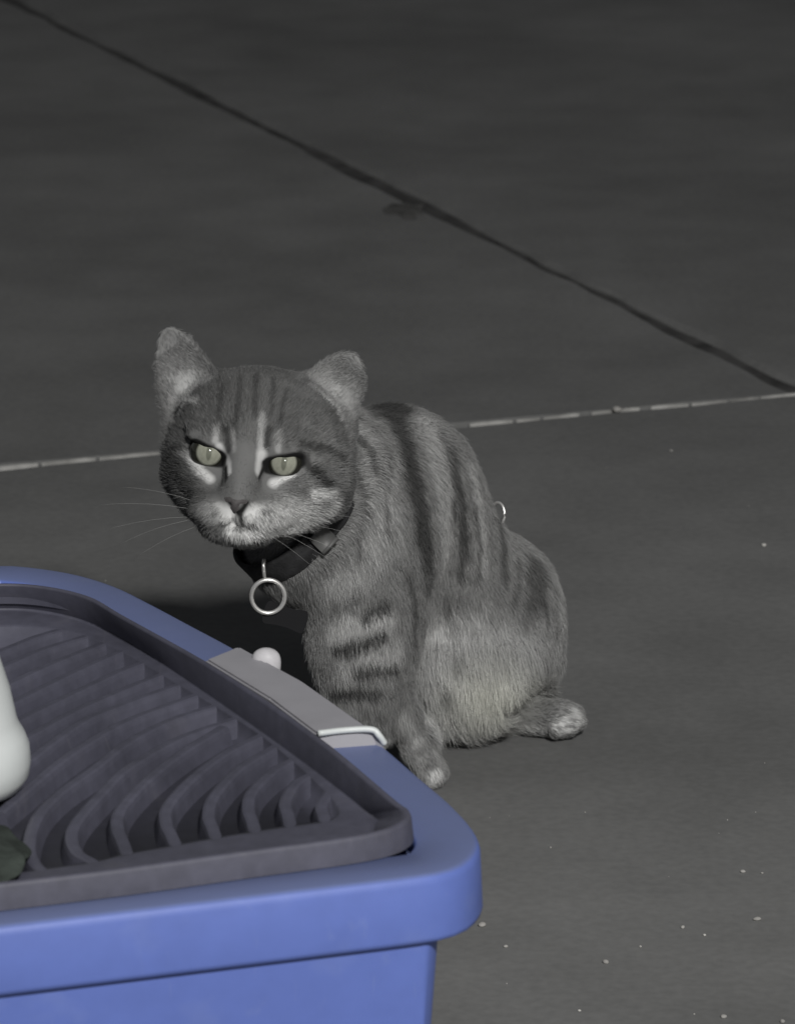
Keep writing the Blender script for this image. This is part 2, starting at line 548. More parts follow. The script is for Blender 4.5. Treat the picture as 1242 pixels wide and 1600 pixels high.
Pt = catmull(lid_loop(pit_px, ZC), 8, True)
cen_l = Pt.mean(0)
levels = [at_z(shrink(T_, -.0012), H + .0004), at_z(shrink(T_, -.0010), H + .0020), at_z(T_, ZT - .0022), at_z(shrink(T_, .0006), ZT - .0006), at_z(shrink(T_, .0020), ZT),
          at_z(shrink(T_, .0034), ZT - .0004), at_z(mixl(shrink(T_, .004), E_, .08), ZT - .0016), at_z(mixl(shrink(T_, .004), E_, .90), ZC + .0012), at_z(E_, ZC + .0002),
          at_z(mixl(E_, Pt, .15), ZC), at_z(mixl(E_, Pt, .9), ZC), at_z(Pt, ZC - .0010), at_z(mixl(Pt, cen_l[None], .015), ZC - .0095)]
loft("lid_shell", levels, M_LID, lid, LID0, cap1=True)
rib_px = [
    [(10, 1012), (60, 992), (110, 978)], [(14, 1036), (70, 1012), (135, 992)],
    [(24, 1062), (80, 1036), (155, 1006)], [(34, 1089), (88, 1062), (141, 1037), (180, 1020)], [(40, 1118), (110, 1084), (184, 1049), (222, 1034)],
    [(49, 1146), (120, 1108), (200, 1073), (252, 1052)], [(57, 1177), (90, 1152), (138, 1121), (200, 1096), (284, 1066)],
    [(60, 1216), (86, 1194), (129, 1164), (200, 1124), (312, 1082)],
    [(72, 1362), (54, 1345), (46, 1318), (58, 1276), (92, 1238), (144, 1201), (200, 1158), (270, 1122), (340, 1100)],
    [(142, 1342), (120, 1328), (112, 1304), (123, 1278), (161, 1235), (200, 1198), (280, 1152), (370, 1120)],
    [(192, 1312), (184, 1290), (188, 1264), (224, 1222), (280, 1177), (336, 1142), (396, 1142)][:6],
    [(268, 1302), (260, 1284), (262, 1258), (297, 1217), (350, 1176), (398, 1152)],
    [(332, 1290), (326, 1272), (334, 1243), (371, 1201), (424, 1168)],
    [(394, 1280), (388, 1260), (394, 1235), (426, 1203), (456, 1186)],
    [(450, 1270), (446, 1250), (462, 1222), (486, 1208)],
    [(506, 1272), (502, 1256), (512, 1240)],
]
for k, pl in enumerate(rib_px):
    pl = [np.array(q, float) for q in pl]
    a_ = (pl[0] - pl[1]) / np.linalg.norm(pl[0] - pl[1]); b_ = (pl[-1] - pl[-2]) / np.linalg.norm(pl[-1] - pl[-2])
    pl = [pl[0] + a_ * (80 if k < 8 else 22)] + pl + [pl[-1] + b_ * 16]
    path = catmull([onz(a, b, ZC) for a, b in pl], 8)
    tn = np.gradient(path[:, :2], axis=0)
    tn /= np.linalg.norm(tn, axis=1)[:, None]
    sd = np.stack([-tn[:, 1], tn[:, 0]], 1)
    prof = [(-.0056, -.0105), (-.0038, -.0030), (-.0030, -.0009), (-.0016, -.0003), (.0016, -.0003), (.0030, -.0009), (.0038, -.0030), (.0056, -.0105)]
    V, Fc = [], []
    for i in range(len(path)):
        for (a, b) in prof:
            V.append((path[i][0] + sd[i][0] * a, path[i][1] + sd[i][1] * a, path[i][2] + b))
    m = len(prof)
    for i in range(len(path) - 1):
        for j in range(m - 1):
            Fc.append((i * m + j, i * m + j + 1, (i + 1) * m + j + 1, (i + 1) * m + j))
    Fc.append(tuple(range(m))); Fc.append(tuple((len(path) - 1) * m + j for j in range(m))[::-1])
    mesh_obj("rib", local(V, LID0), Fc, M_LID, lid, smooth=False)

# ------------------------------------------------------------------ white bottle at the left edge
bc = onz(-82, 1236, ZC - .001)
prof = [(.001, 0), (.030, 0), (.0375, .003), (.0412, .009), (.0422, .016), (.0416, .024), (.0394, .030), (.0370, .034), (.0356, .038), (.0325, .054), (.0265, .074), (.0200, .090), (.0150, .102), (.0130, .110), (.0125, .116), (.0125, .133), (.0150, .1335), (.0152, .152), (.0140, .154), (.001, .154)]
V, Fc = [], []
S = 40
for (r, z) in prof:
    for k in range(S):
        q = 2 * math.pi * k / S
        V.append((r * math.cos(q), r * math.sin(q), z))
for i in range(len(prof) - 1):
    for k in range(S):
        k2 = (k + 1) % S
        Fc.append((i * S + k, i * S + k2, (i + 1) * S + k2, (i + 1) * S + k))
Fc.append(tuple(range(S))[::-1]); Fc.append(tuple((len(prof) - 1) * S + k for k in range(S)))
bottle = mesh_obj("bottle", V, Fc, M_WHITE)
bottle.location = bc
tag(bottle, "white plastic bottle with bulging base standing on the ribbed lid", "bottle")

# ------------------------------------------------------------------ dark green cloth at the left edge
c0 = onz(-48, 1352, ZC + .003)
bm = bmesh.new()
bmesh.ops.create_icosphere(bm, subdivisions=5, radius=1.0)
for vv in bm.verts:
    q = np.array([[vv.co.x, vv.co.y, vv.co.z]])
    k = 1 + .5 * (vnoise(q + 4, 1.8, 31)[0] - .5) + .16 * (vnoise(q + 9, 4.0, 32)[0] - .5)
    z = vv.co.z * .0065 * k
    vv.co = (vv.co.x * .026 * k, vv.co.y * .050 * k, max(z, -.0015))
cloth = bm_obj("cloth", bm, M_CLOTH)
cloth.location = c0
tag(cloth, "crumpled dark green cloth on the lid below the white bottle", "cloth")

# ------------------------------------------------------------------ the cat: one continuous skin from a smooth distance field
PX = 0.0004                                             # metres per photograph pixel at the cat
VOX = 0.0016

prims = []                                              # (kind, data, k, bbox centre, bbox half)
def ell(c, r, k=0.02, B=None, op='add'):
    B = np.eye(3) if B is None else np.asarray(B)       # rows: local axes in world
    prims.append((op, 'ell', np.asarray(c, float), np.asarray(r, float), B, k))
def cap(a, b, ra, rb, k=0.015, op='add'):
    prims.append((op, 'cap', np.asarray(a, float), np.asarray(b, float), (ra, rb), k))
def chain(pts, k=0.015):
    for (p, q) in zip(pts[:-1], pts[1:]):
        cap(at(p[0], p[1], p[2]), at(q[0], q[1], q[2]), p[3] * PX, q[3] * PX, k)

def B_img(deg=0.0, yaw=0.0):                            # axes: image right/up turned by deg, then towards the viewer
    a = math.radians(deg)
    r = math.cos(a) * RGT + math.sin(a) * UPV
    u = -math.sin(a) * RGT + math.cos(a) * UPV
    return np.array([r, u, -FWD])

# --- torso
ell(at(632, 780, .095), np.array([124, 142, 135]) * PX, .02, B_img(12))       # rib cage and hunched back
ell(at(700, 915, .115), np.array([118, 150, 140]) * PX, .03, B_img(14))       # flank
ell(at(690, 1015, .095), np.array([110, 120, 125]) * PX, .03, B_img(0))       # belly
ell(at(566, 900, .030), np.array([88, 135, 105]) * PX, .03, B_img(-8))       # chest
ell(at(468, 850, .000), np.array([84, 88, 90]) * PX, .03, B_img(-6))         # breast
ell(at(590, 800, .030), np.array([85, 110, 90]) * PX, .03, B_img(10))         # near shoulder
# --- neck
chain([(590, 745, .075, 98), (505, 740, .025, 86), (425, 715, .0, 84)], .025)
# --- haunch, thigh, hind foot
ell(at(802, 965, .135), np.array([80, 128, 120]) * PX, .018, B_img(6))
ell(at(742, 1050, .085), np.array([74, 92, 80]) * PX, .03, B_img(-10))        # soft inner thigh
chain([(842, 1040, .125, 30), (822, 1104, .112, 21), (788, 1118, .104, 17)], .012)
chain([(782, 1124, .102, 15), (830, 1122, .096, 20), (868, 1122, .092, 24)], .010)
ell(at(876, 1124, .092), np.array([34, 25, 26]) * PX, .010, B_img(6))         # hind paw
for (a, b, y) in [(898, 1113, .096), (901, 1128, .088), (886, 1137, .082), (868, 1139, .080)]:
    ell(at(a, b, y), np.array([12, 12, 13]) * PX, .004, B_img(0))
# far hind foot under the belly
chain([(690, 1105, .09, 34), (650, 1128, .07, 26), (655, 1150, .045, 20)], .015)
# --- forelegs
chain([(585, 900, .020, 66), (580, 985, .010, 52), (592, 1060, -.002, 40)], .03)
chain([(592, 1060, -.002, 38), (624, 1120, .002, 25), (652, 1172, .004, 19), (664, 1192, .002, 18)], .012)
ell(at(674, 1201, .000), np.array([20, 21, 24]) * PX, .008, B_img(-25))       # near fore paw
for (a, b, y) in [(664, 1214, -.006), (674, 1219, -.010), (684, 1214, -.006), (689, 1204, .001)]:
    ell(at(a, b, y), np.array([11, 11, 12]) * PX, .004, B_img(0))
chain([(560, 930, .004, 60), (556, 1030, -.008, 42), (556, 1120, -.016, 30), (552, 1200, -.02, 24), (550, 1226, -.028, 25)], .025)
ell(at(546, 1234, -.036), np.array([28, 18, 28]) * PX, .008, B_img(0))
# --- tail, curled on the ground behind the rump
tailp = []
for i in range(9):
    q = i / 8
    ang = math.radians(-10 + 200 * q)
    tailp.append((0.075 - 0.02 * q + 0.10 * math.cos(ang) * (1 - .1 * q) - 0.06, 0.205 + 0.075 * math.sin(ang), 0.024))
for i in range(8):
    cap(tailp[i], tailp[i + 1], .020 - .0009 * i, .020 - .0009 * (i + 1), .01)

# --- head frame: rolled with the eye line, turned a little to the left of the viewer
ROLL, YAW, NOD = math.radians(7.6), math.radians(3), math.radians(3)
R0 = math.cos(ROLL) * RGT - math.sin(ROLL) * UPV
U0 = math.sin(ROLL) * RGT + math.cos(ROLL) * UPV
N0 = -FWD
hN = math.cos(YAW) * N0 - math.sin(YAW) * R0
hR = math.cos(YAW) * R0 + math.sin(YAW) * N0
hU = math.cos(NOD) * U0 + math.sin(NOD) * hN
hN = math.cos(NOD) * hN - math.sin(NOD) * U0
HB = np.array([hR, hN, hU])                              # local x right, y out of the face, z up
HO = at(382, 717, -.075) - hN * .022
def hp(x, y, z): return HO + x * hR + y * hN + z * hU
def hell(c, r, k=.012, rot=0.0, op='add'):               # ellipsoid in the head frame, rot about the face normal
    a = math.radians(rot)
    X_ = math.cos(a) * hR + math.sin(a) * hU
    Z_ = -math.sin(a) * hR + math.cos(a) * hU
    ell(hp(*c), r, k, np.array([X_, hN, Z_]), op)

hell((.006, -.027, .015), (.054, .046, .0390), .02)          # skull
hell((.003, -.008, .024), (.036, .021, .024), .016)         # forehead
for s in (-1, 1):
    hell((s * .033 + .006, -.016, -.013), (.024, .026, .0225), .016, s * 24)       # cheek ruff
    hell((s * .0215, .0085, .0105), (.0155, .0105, .0075), .007, s * 14)       # brow
    hell((s * .024, .008, -.016), (.015, .013, .010), .010)                # cheekbone
    hell((s * .0118, .0275, -.0335), (.0160, .0148, .0108), .010, s * 10)   # whisker pad
cap(hp(0, .004, .016), hp(0, .030, -.018), .0135, .0098, .008)             # bridge of the nose
hell((0, .034, -.0245), (.0090, .0090, .0085), .005)                       # nose
hell((.004, -.004, -.033), (.035, .034, .0165), .014)                          # jaw
hell((0, .021, -.0435), (.0190, .0155, .0085), .007)                       # chin
cap(hp(0, .0405, -.032), hp(0, .037, -.038), .0010, .0012, .002, op='cut')  # philtrum
for s in (-1, 1):                                                          # mouth line
    cap(hp(0, .0390, -.0375), hp(s * .011, .0345, -.0420), .0010, .0010, .002, op='cut')
    cap(hp(s * .011, .0345, -.0420), hp(s * .022, .023, -.0400), .0010, .0008, .002, op='cut')
EYE = {}
for s in (-1, 1):
    e = np.array([s * .0232, .0120, .0003])
    EYE[s] = e
    hell(e + [0, .004, 0], (.0090, .016, .0043), .0014, s * 18, op='cut')  # almond opening

LIDS = []
for s in (-1, 1):
    LIDS.append(('add', 'cap', hp(s * .0128, .0160, .0046), hp(s * .0232, .0166, .0074), (.0034, .0043), .0025))
    LIDS.append(('add', 'cap', hp(s * .0232, .0166, .0074), hp(s * .0335, .0125, .0090), (.0043, .0030), .0025))

# ears as curved blades
EARS = []
def ear(base, tip, nrm, hw, lean):
    b, t = hp(*base), hp(*tip)
    a = t - b
    Ln = np.linalg.norm(a); a /= Ln
    n = HB.T @ np.asarray(nrm, float)
    n -= a * (n @ a); n /= np.linalg.norm(n)
    u = np.cross(a, n)
    EARS.append((b, a, n, u, Ln, hw))
ear((-.0355, -.026, .026), (-.0622, -.028, .0705), (-.30, 1, .10), .0225, 0)
ear((.0355, -.026, .029), (.0545, -.026, .0700), (.24, 1, .15), .0240, 0)

def d_prim(p, P):
    op, kind = p[0], p[1]
    if kind == 'ell':
        q = (P - p[2].astype(np.float32)) @ p[4].T.astype(np.float32)
        r = p[3].astype(np.float32)
        k0 = np.linalg.norm(q / r, axis=-1)
        k1 = np.linalg.norm(q / (r * r), axis=-1)
        return k0 * (k0 - 1) / np.maximum(k1, 1e-6)
    a, b = p[2].astype(np.float32), p[3].astype(np.float32)
    ab = b - a
    t = np.clip(((P - a) @ ab) / max(float(ab @ ab), 1e-12), 0, 1)
    return np.linalg.norm(P - a - t[..., None] * ab, axis=-1) - (p[4][0] + (p[4][1] - p[4][0]) * t)

def d_ear(e, P):
    b, a, n, u, Ln, hw = e
    q = P - b.astype(np.float32)
    v = q @ a.astype(np.float32); w_ = q @ n.astype(np.float32); uu = q @ u.astype(np.float32)
    tt = np.clip((v + .012) / (Ln + .012), 0, 1)
    half = hw * np.sqrt(np.maximum(1 - tt ** 2.4, 0)) * (1 - .22 * tt)
    sheet = 26 * uu * uu * (1 - .45 * tt) - .007 + .006 * tt
    th = .0020 - .0007 * tt
    e1 = np.abs(w_ - sheet) * .72 - th
    e2 = (np.abs(uu) - half) * .85
    e3 = v - Ln
    e4 = -v - .014
    return np.maximum(np.maximum(e1, e2), np.maximum(e3, e4))

lo, hi = np.full(3, 1e9), np.full(3, -1e9)
def bounds(p):
    if p[1] == 'ell':
        h = np.sqrt(((p[4] * p[3][:, None]) ** 2).sum(0))
        return p[2] - h, p[2] + h
    r = max(p[4])
    return np.minimum(p[2], p[3]) - r, np.maximum(p[2], p[3]) + r
for p in prims:
    a, b = bounds(p)
    lo, hi = np.minimum(lo, a), np.maximum(hi, b)
lo -= .012; hi += .012
for e in EARS:
    lo = np.minimum(lo, e[0] + e[1] * e[4] - .02); hi = np.maximum(hi, e[0] + e[1] * e[4] + .02)
lo[2] = max(lo[2], -.006)
dims = np.ceil((hi - lo) / VOX).astype(int) + 1
D = np.full(dims, .05, np.float32)
ax = [(lo[k] + VOX * np.arange(dims[k])).astype(np.float32) for k in range(3)]
def region(a, b, m):
    i0 = np.maximum(np.floor((a - m - lo) / VOX).astype(int), 0)
    i1 = np.minimum(np.ceil((b + m - lo) / VOX).astype(int) + 1, dims)
    sl = tuple(slice(i0[k], i1[k]) for k in range(3))
    g = np.stack(np.meshgrid(*[ax[k][sl[k]] for k in range(3)], indexing='ij'), -1)
    return sl, g
def smin(a, b, k):
    h = np.maximum(k - np.abs(a - b), 0) / k
    return np.minimum(a, b) - h * h * k * .25
def apply_prims(plist):
    for p in plist:
        a, b = bounds(p)
        k = p[5]
        sl, g = region(a, b, k + .006)
        d = d_prim(p, g)
        if p[0] == 'add':
            D[sl] = smin(D[sl], d, k)
        else:
            D[sl] = -smin(-D[sl], d, k)
apply_prims([p for p in prims if p[0] == 'add'])
for e in EARS:
    c0_, c1_ = e[0] - .03, e[0] + .03
    t_ = e[0] + e[1] * e[4]
    sl, g = region(np.minimum(c0_, t_), np.maximum(c1_, t_), .012)
    D[sl] = smin(D[sl], d_ear(e, g), .009)
apply_prims([p for p in prims if p[0] == 'cut'])
apply_prims(LIDS)
# flat underside where it rests on the ground
zz = ax[2][None, None, :]
D = np.maximum(D, -(zz - .0006))

def surface_nets(D):
    S = D < 0
    nx, ny, nz = D.shape
    cnt = np.zeros((nx - 1, ny - 1, nz - 1), np.int8)
    for dx in (0, 1):
        for dy in (0, 1):
            for dz in (0, 1):
                cnt += S[dx:nx - 1 + dx, dy:ny - 1 + dy, dz:nz - 1 + dz]
    act = (cnt > 0) & (cnt < 8)
    idx = np.argwhere(act)
    vid = np.full(act.shape, -1, np.int64)
    vid[act] = np.arange(len(idx))
    acc = np.zeros((len(idx), 3)); num = np.zeros(len(idx))
    cor = [(0, 0, 0), (1, 0, 0), (0, 1, 0), (1, 1, 0), (0, 0, 1), (1, 0, 1), (0, 1, 1), (1, 1, 1)]
    val = [D[idx[:, 0] + c[0], idx[:, 1] + c[1], idx[:, 2] + c[2]].astype(float) for c in cor]
    for a in range(8):
        for b in range(a + 1, 8):
            if sum(abs(cor[a][k] - cor[b][k]) for k in range(3)) != 1:
                continue
            m = (val[a] < 0) != (val[b] < 0)
            t = np.where(m, val[a] / np.where(m, val[a] - val[b], 1), 0)
            pos = np.array(cor[a])[None] + t[:, None] * (np.array(cor[b]) - np.array(cor[a]))[None]
            acc += np.where(m[:, None], pos, 0); num += m
    V = idx + acc / num[:, None]
    quads = []
    for axis in range(3):
        o1, o2 = (axis + 1) % 3, (axis + 2) % 3
        s0 = [slice(None)] * 3; s1 = [slice(None)] * 3
        s0[axis] = slice(0, D.shape[axis] - 1); s1[axis] = slice(1, D.shape[axis])
        ch = S[tuple(s0)] != S[tuple(s1)]
        e = np.argwhere(ch)
        e = e[(e[:, o1] > 0) & (e[:, o2] > 0) & (e[:, o1] < D.shape[o1] - 1) & (e[:, o2] < D.shape[o2] - 1)]
        def at_(d1_, d2_):
            q = e.copy(); q[:, o1] += d1_; q[:, o2] += d2_
            return vid[q[:, 0], q[:, 1], q[:, 2]]
        q = np.stack([at_(-1, -1), at_(0, -1), at_(0, 0), at_(-1, 0)], 1)
        flip = ~S[e[:, 0], e[:, 1], e[:, 2]]
        q[flip] = q[flip][:, ::-1]
        quads.append(q)
    return V, np.vstack(quads)

V, Q = surface_nets(D)
V = lo + V * VOX
# drop any stray islands of the field, keep the largest component
comp = np.arange(len(V))
for _ in range(400):
    m = comp[Q].min(1)
    new = comp.copy()
    for k in range(4):
        np.minimum.at(new, Q[:, k], m)
    new = new[new]
    if (new == comp).all():
        break
    comp = new
best = np.bincount(comp).argmax()
keep = comp == best
ren = np.cumsum(keep) - 1
Q = ren[Q[keep[Q].all(1)]]
V = V[keep]

def smooth_mesh(V, Q, it, w=.5):
    E = np.vstack([Q[:, [0, 1]], Q[:, [1, 2]], Q[:, [2, 3]], Q[:, [3, 0]]])
    for _ in range(it):
        s = np.zeros_like(V); c = np.zeros(len(V))
        np.add.at(s, E[:, 0], V[E[:, 1]]); np.add.at(c, E[:, 0], 1)
        np.add.at(s, E[:, 1], V[E[:, 0]]); np.add.at(c, E[:, 1], 1)
        V = V * (1 - w) + w * s / c[:, None]
    return V
V = smooth_mesh(V, Q, 2, .4)

# finer mesh on the face
hl = (V - HO) @ HB.T
face_v = (hl[:, 1] > -.02) & (np.abs(hl[:, 0]) < .062) & (hl[:, 2] > -.06) & (hl[:, 2] < .06)
CAT0 = np.array([0.03, 0.07, 0.0])
bm = bmesh.new()
bv = [bm.verts.new(v) for v in V]
for q in Q:
    if len(set(q)) == 4:
        try:
            bm.faces.new([bv[i] for i in q])
        except ValueError:
            pass
bm.verts.index_update()
ed = [e for e in bm.edges if face_v[e.verts[0].index] and face_v[e.verts[1].index]]
bmesh.ops.subdivide_edges(bm, edges=ed, cuts=1, use_grid_fill=True)
bmesh.ops.triangulate(bm, faces=bm.faces)
bmesh.ops.recalc_face_normals(bm, faces=bm.faces)
me = bpy.data.meshes.new("cat")
bm.to_mesh(me)
bm.free()
nV = len(me.vertices)
co = np.empty(nV * 3); me.vertices.foreach_get("co", co); co = co.reshape(-1, 3)
no = np.empty(nV * 3); me.vertices.foreach_get("normal", no); no = no.reshape(-1, 3)
T = np.empty(len(me.polygons) * 3, np.int32); me.polygons.foreach_get("vertices", T); T = T.reshape(-1, 3)

# ------------------------------------------------------------------ coat: tabby markings and some painted shade laid on the skin
MID_F, DARK_F = .20, .050
px, py, dep = project(co)
view = CAM - co; view /= np.linalg.norm(view, axis=1)[:, None]
facing = (no * view).sum(1)
hl = (co - HO) @ HB.T
head_w = np.clip(1.25 - np.linalg.norm((hl - [0, -.02, 0]) / [.066, .066, .066], axis=1), 0, .25) * 4
n_big = vnoise(co, 28, 1); n_mid = vnoise(co, 90, 2); n_fin = vnoise(co, 260, 3)
val = MID_F * (0.86 + .28 * n_big + .20 * n_mid)
tint = np.zeros(nV)                                      # warm tint where the belly fur is cream

order = np.argsort(dep)
def snap(a, b):                                         # photograph pixel -> point on the near skin
    m = np.where((np.abs(px - a) < 5) & (np.abs(py - b) < 5) & (facing > 0))[0]
    if len(m) == 0:
        m = np.array([np.argmin((px - a) ** 2 + (py - b) ** 2 + (facing < 0) * 1e6)])
    return co[m[np.argmin(dep[m])]]
def dense(pts, width):
    W = np.broadcast_to(np.asarray(width, float), (len(pts),))
    P, Wd = [], []
    for i in range(len(pts) - 1):
        a, b = np.array(pts[i], float), np.array(pts[i + 1], float)
        k = max(1, int(np.linalg.norm(b - a) / 14))
        for t in range(k):
            P.append(tuple(a + (b - a) * t / k)); Wd.append(W[i] + (W[i + 1] - W[i]) * t / k)
    P.append(pts[-1]); Wd.append(W[-1])
    return P, np.array(Wd)
def mark(pts, width, target, strength=1.0, soft=.42):
    """a stripe: polyline over the skin, width in photograph pixels (a number or one for each point)"""
    global val
    pts, width = dense(pts, width)
    P = [snap(a, b) for a, b in pts]
    W = np.broadcast_to(np.asarray(width, float), (len(P),)) * PX
    if len(P) == 1:
        d = np.linalg.norm(co - P[0], axis=1) / W[0]
    else:
        d = np.full(nV, 1e9)
        for i in range(len(P) - 1):
            ab = P[i + 1] - P[i]
            t = np.clip(((co - P[i]) @ ab) / max(ab @ ab, 1e-12), 0, 1)
            dd = np.linalg.norm(co - P[i] - t[:, None] * ab, axis=1) / (W[i] + (W[i + 1] - W[i]) * t)
            d = np.minimum(d, dd)
    d = d + (n_fin - .5) * .35 + (n_mid - .5) * .3
    w = strength * np.clip((1 + soft - d) / (2 * soft), 0, 1)
    val = val * (1 - w) + target * w

# body: broad pale and dark bands from the back down the flank
mark([(560, 660), (590, 760), (585, 860)], [26, 30, 26], .36, .8)
mark([(668, 660), (690, 760), (700, 850)], [24, 28, 26], .37, .85)
mark([(735, 720), (752, 800), (755, 880)], [12, 14, 12], .40, .8)
mark([(620, 690), (612, 760), (625, 850)], [10, 10, 10], .32, .6)
mark([(575, 600), (600, 615), (620, 640)], [22, 28, 20], DARK_F, .9)  # dark patch on the back behind the right ear
mark([(590, 610), (625, 680), (652, 770), (668, 860), (672, 915)], [24, 23, 20, 18, 12], DARK_F, .95)
mark([(545, 640), (572, 700), (580, 740)], [10, 10, 6], DARK_F, .75)
mark([(705, 700), (722, 780), (728, 860), (722, 900)], [9, 11, 10, 6], DARK_F * 1.2, .85)
mark([(770, 770), (785, 840), (788, 900)], [10, 11, 8], DARK_F * 1.2, .75)
mark([(835, 880), (838, 920), (815, 975)], [26, 26, 16], DARK_F * 1.35, .8)
mark([(640, 880), (690, 930), (760, 960)], [14, 22, 20], MID_F * .8, .5)
mark([(868, 880), (880, 960), (875, 1020)], [12, 13, 13], .30, .8)
for pts, w_m in (([(556, 740), (568, 800), (562, 870)], 5), ([(684, 665), (706, 740), (712, 800)], 5), ([(742, 790), (752, 850), (748, 905)], 5), ([(806, 862), (808, 905), (800, 950)], 6),
                 ([(640, 900), (652, 950), (650, 1000)], 6), ([(700, 940), (712, 985)], 6), ([(850, 930), (858, 975), (846, 1010)], 5), ([(605, 700), (603, 760), (608, 830)], 4)):
    mark(pts, w_m, DARK_F * 1.3, .7)
val = val * (.86 + .28 * n_fin)
# breast and upper foreleg
mark([(505, 920), (560, 900)], [26, 22], .42, .7)
mark([(520, 985), (600, 965)], [20, 20], .46, .85)
mark([(540, 1045), (620, 1020)], [18, 18], .44, .8)
mark([(530, 1060), (610, 1060)], [12, 12], .34, .6)
mark([(520, 1012), (560, 1006), (602, 990)], [9, 9, 7], DARK_F * .6, .97)
mark([(572, 964), (604, 946)], [9, 10], DARK_F * .8, .95)
mark([(515, 945), (545, 940), (570, 925)], [5, 5, 4], DARK_F * 1.4, .7)
mark([(555, 1048), (590, 1046), (620, 1042)], [9, 9, 7], DARK_F * .8, .95)
mark([(515, 1082), (550, 1081), (590, 1080)], [10, 10, 8], DARK_F * .6, .97)
mark([(640, 1065), (655, 1110)], [16, 20], MID_F * 1.0, .6)
mark([(560, 1115), (600, 1118)], [6, 6], DARK_F * 1.4, .6)
mark([(632, 1120), (655, 1162)], [12, 10], .40, .9)
mark([(668, 1170), (676, 1188)], [14, 12], .15, .7)
mark([(672, 1218), (688, 1206)], [9, 8], .50, .9)
# pale belly, inner thigh and hind paw
mark([(720, 1050), (760, 1085), (800, 1050)], [58, 60, 48], .68, .95, .9)
mark([(690, 1120), (740, 1125)], [30, 30], .56, .85, .8)
mark([(760, 1000), (840, 1010)], [36, 40], .42, .7, .9)
mark([(690, 1075)], [12], .16, .8)
mark([(715, 1025)], [12], .20, .7)
mark([(805, 1110), (850, 1108)], [16, 18], .14, .85)
mark([(780, 1138), (850, 1146)], [7, 7], .36, .8)
mark([(880, 1138), (902, 1122), (898, 1104)], [15, 14, 9], .50, .95)
for (a_, b_) in [((893, 1121), (903, 1120)), ((886, 1131), (895, 1136)), ((874, 1134), (880, 1143))]:
    mark([a_, b_], 2.6, .08, .9)  # shade in the gaps between the toes, painted into the coat
warm = np.clip(1.2 - np.hypot((px - 765) / 95, (py - 1080) / 75), 0, 1) * (facing > -.3)
tint += warm * .5

# far side of the body: plain stripes around the barrel
sp = (co - at(632, 780, .095)) @ (np.array([.8, .6, -.1]) / np.linalg.norm([.8, .6, -.1]))
st = .5 + .5 * np.sin(sp * 210 + 3 * n_big)
hid = np.clip(-facing * 3, 0, 1) * (1 - head_w)
val = val * (1 - hid) + hid * (MID_F * (.55 + .6 * st))

# face, in the head's own frame (x right, z up), pixels measured from the point between the eyes
hx, hz, hy = hl[:, 0], hl[:, 2], hl[:, 1]
front = np.clip((hy + .03) / .02, 0, 1)
cr, sr = math.cos(ROLL), math.sin(ROLL)
def fmark(pts, width, target, strength=1.0, soft=.5):
    global val
    pts, width = dense(pts, width)
    P = [snap(a, b) for a, b in pts]
    W = np.broadcast_to(np.asarray(width, float), (len(P),)) * PX
    d = np.full(nV, 1e9)
    if len(P) == 1:
        d = np.linalg.norm(co - P[0], axis=1) / W[0]
    for i in range(len(P) - 1):
        ab = P[i + 1] - P[i]
        t = np.clip(((co - P[i]) @ ab) / max(ab @ ab, 1e-12), 0, 1)
        d = np.minimum(d, np.linalg.norm(co - P[i] - t[:, None] * ab, axis=1) / (W[i] + (W[i + 1] - W[i]) * t))
    d = d + (n_fin - .5) * .25
    w = strength * np.clip((1 + soft - d) / (2 * soft), 0, 1)
    val = val * (1 - w) + target * w
hb = head_w * front
val = val * (1 - hb) + hb * (MID_F * (.50 + .2 * n_mid + .12 * n_fin))
# darker crown and left side, lines on the forehead
fmark([(345, 620), (420, 600), (470, 640)], [30, 34, 24], .115, .7, .9)
for pts in ([(372, 590), (366, 650), (362, 690)], [(398, 585), (392, 650)], [(430, 590), (424, 650)], [(450, 610), (438, 660)], [(345, 610), (338, 660)]):
    fmark(pts, 4, .055, .72)
fmark([(350, 668), (353, 700)], 5, .05, .95); fmark([(423, 672), (420, 705)], 5, .05, .95)
fmark([(337, 668), (340, 694)], 4.5, .34, .9); fmark([(362, 672), (362, 700)], 3.5, .28, .7)
fmark([(411, 650), (412, 694)], 4.5, .34, .9); fmark([(437, 678), (430, 705)], 4.5, .32, .9)
fmark([(448, 690), (455, 702)], 4, .10, .7)
# nose bridge and cheeks
fmark([(382, 700), (378, 745), (374, 775)], [12, 13, 12], .15, .8, .7)
fmark([(352, 745), (356, 775)], [11, 10], .12, .8)
fmark([(452, 760), (500, 745), (520, 760)], [22, 24, 18], .185, .8, .8)
fmark([(268, 720), (280, 745), (300, 775)], [18, 20, 18], .065, .85, .8)  # shaded left side of the face, painted darker into the coat
fmark([(520, 690), (535, 730)], [22, 22], .22, .7, .8)
fmark([(474, 712), (492, 735), (512, 764)], [5, 6.5, 5], .040, .95)
fmark([(470, 700), (505, 705), (535, 720)], [3.5, 4.5, 4], .055, .85)
fmark([(292, 690), (275, 700), (262, 720)], [4, 5, 4], .045, .85)
fmark([(470, 768), (510, 772)], [8, 7], .15, .5)
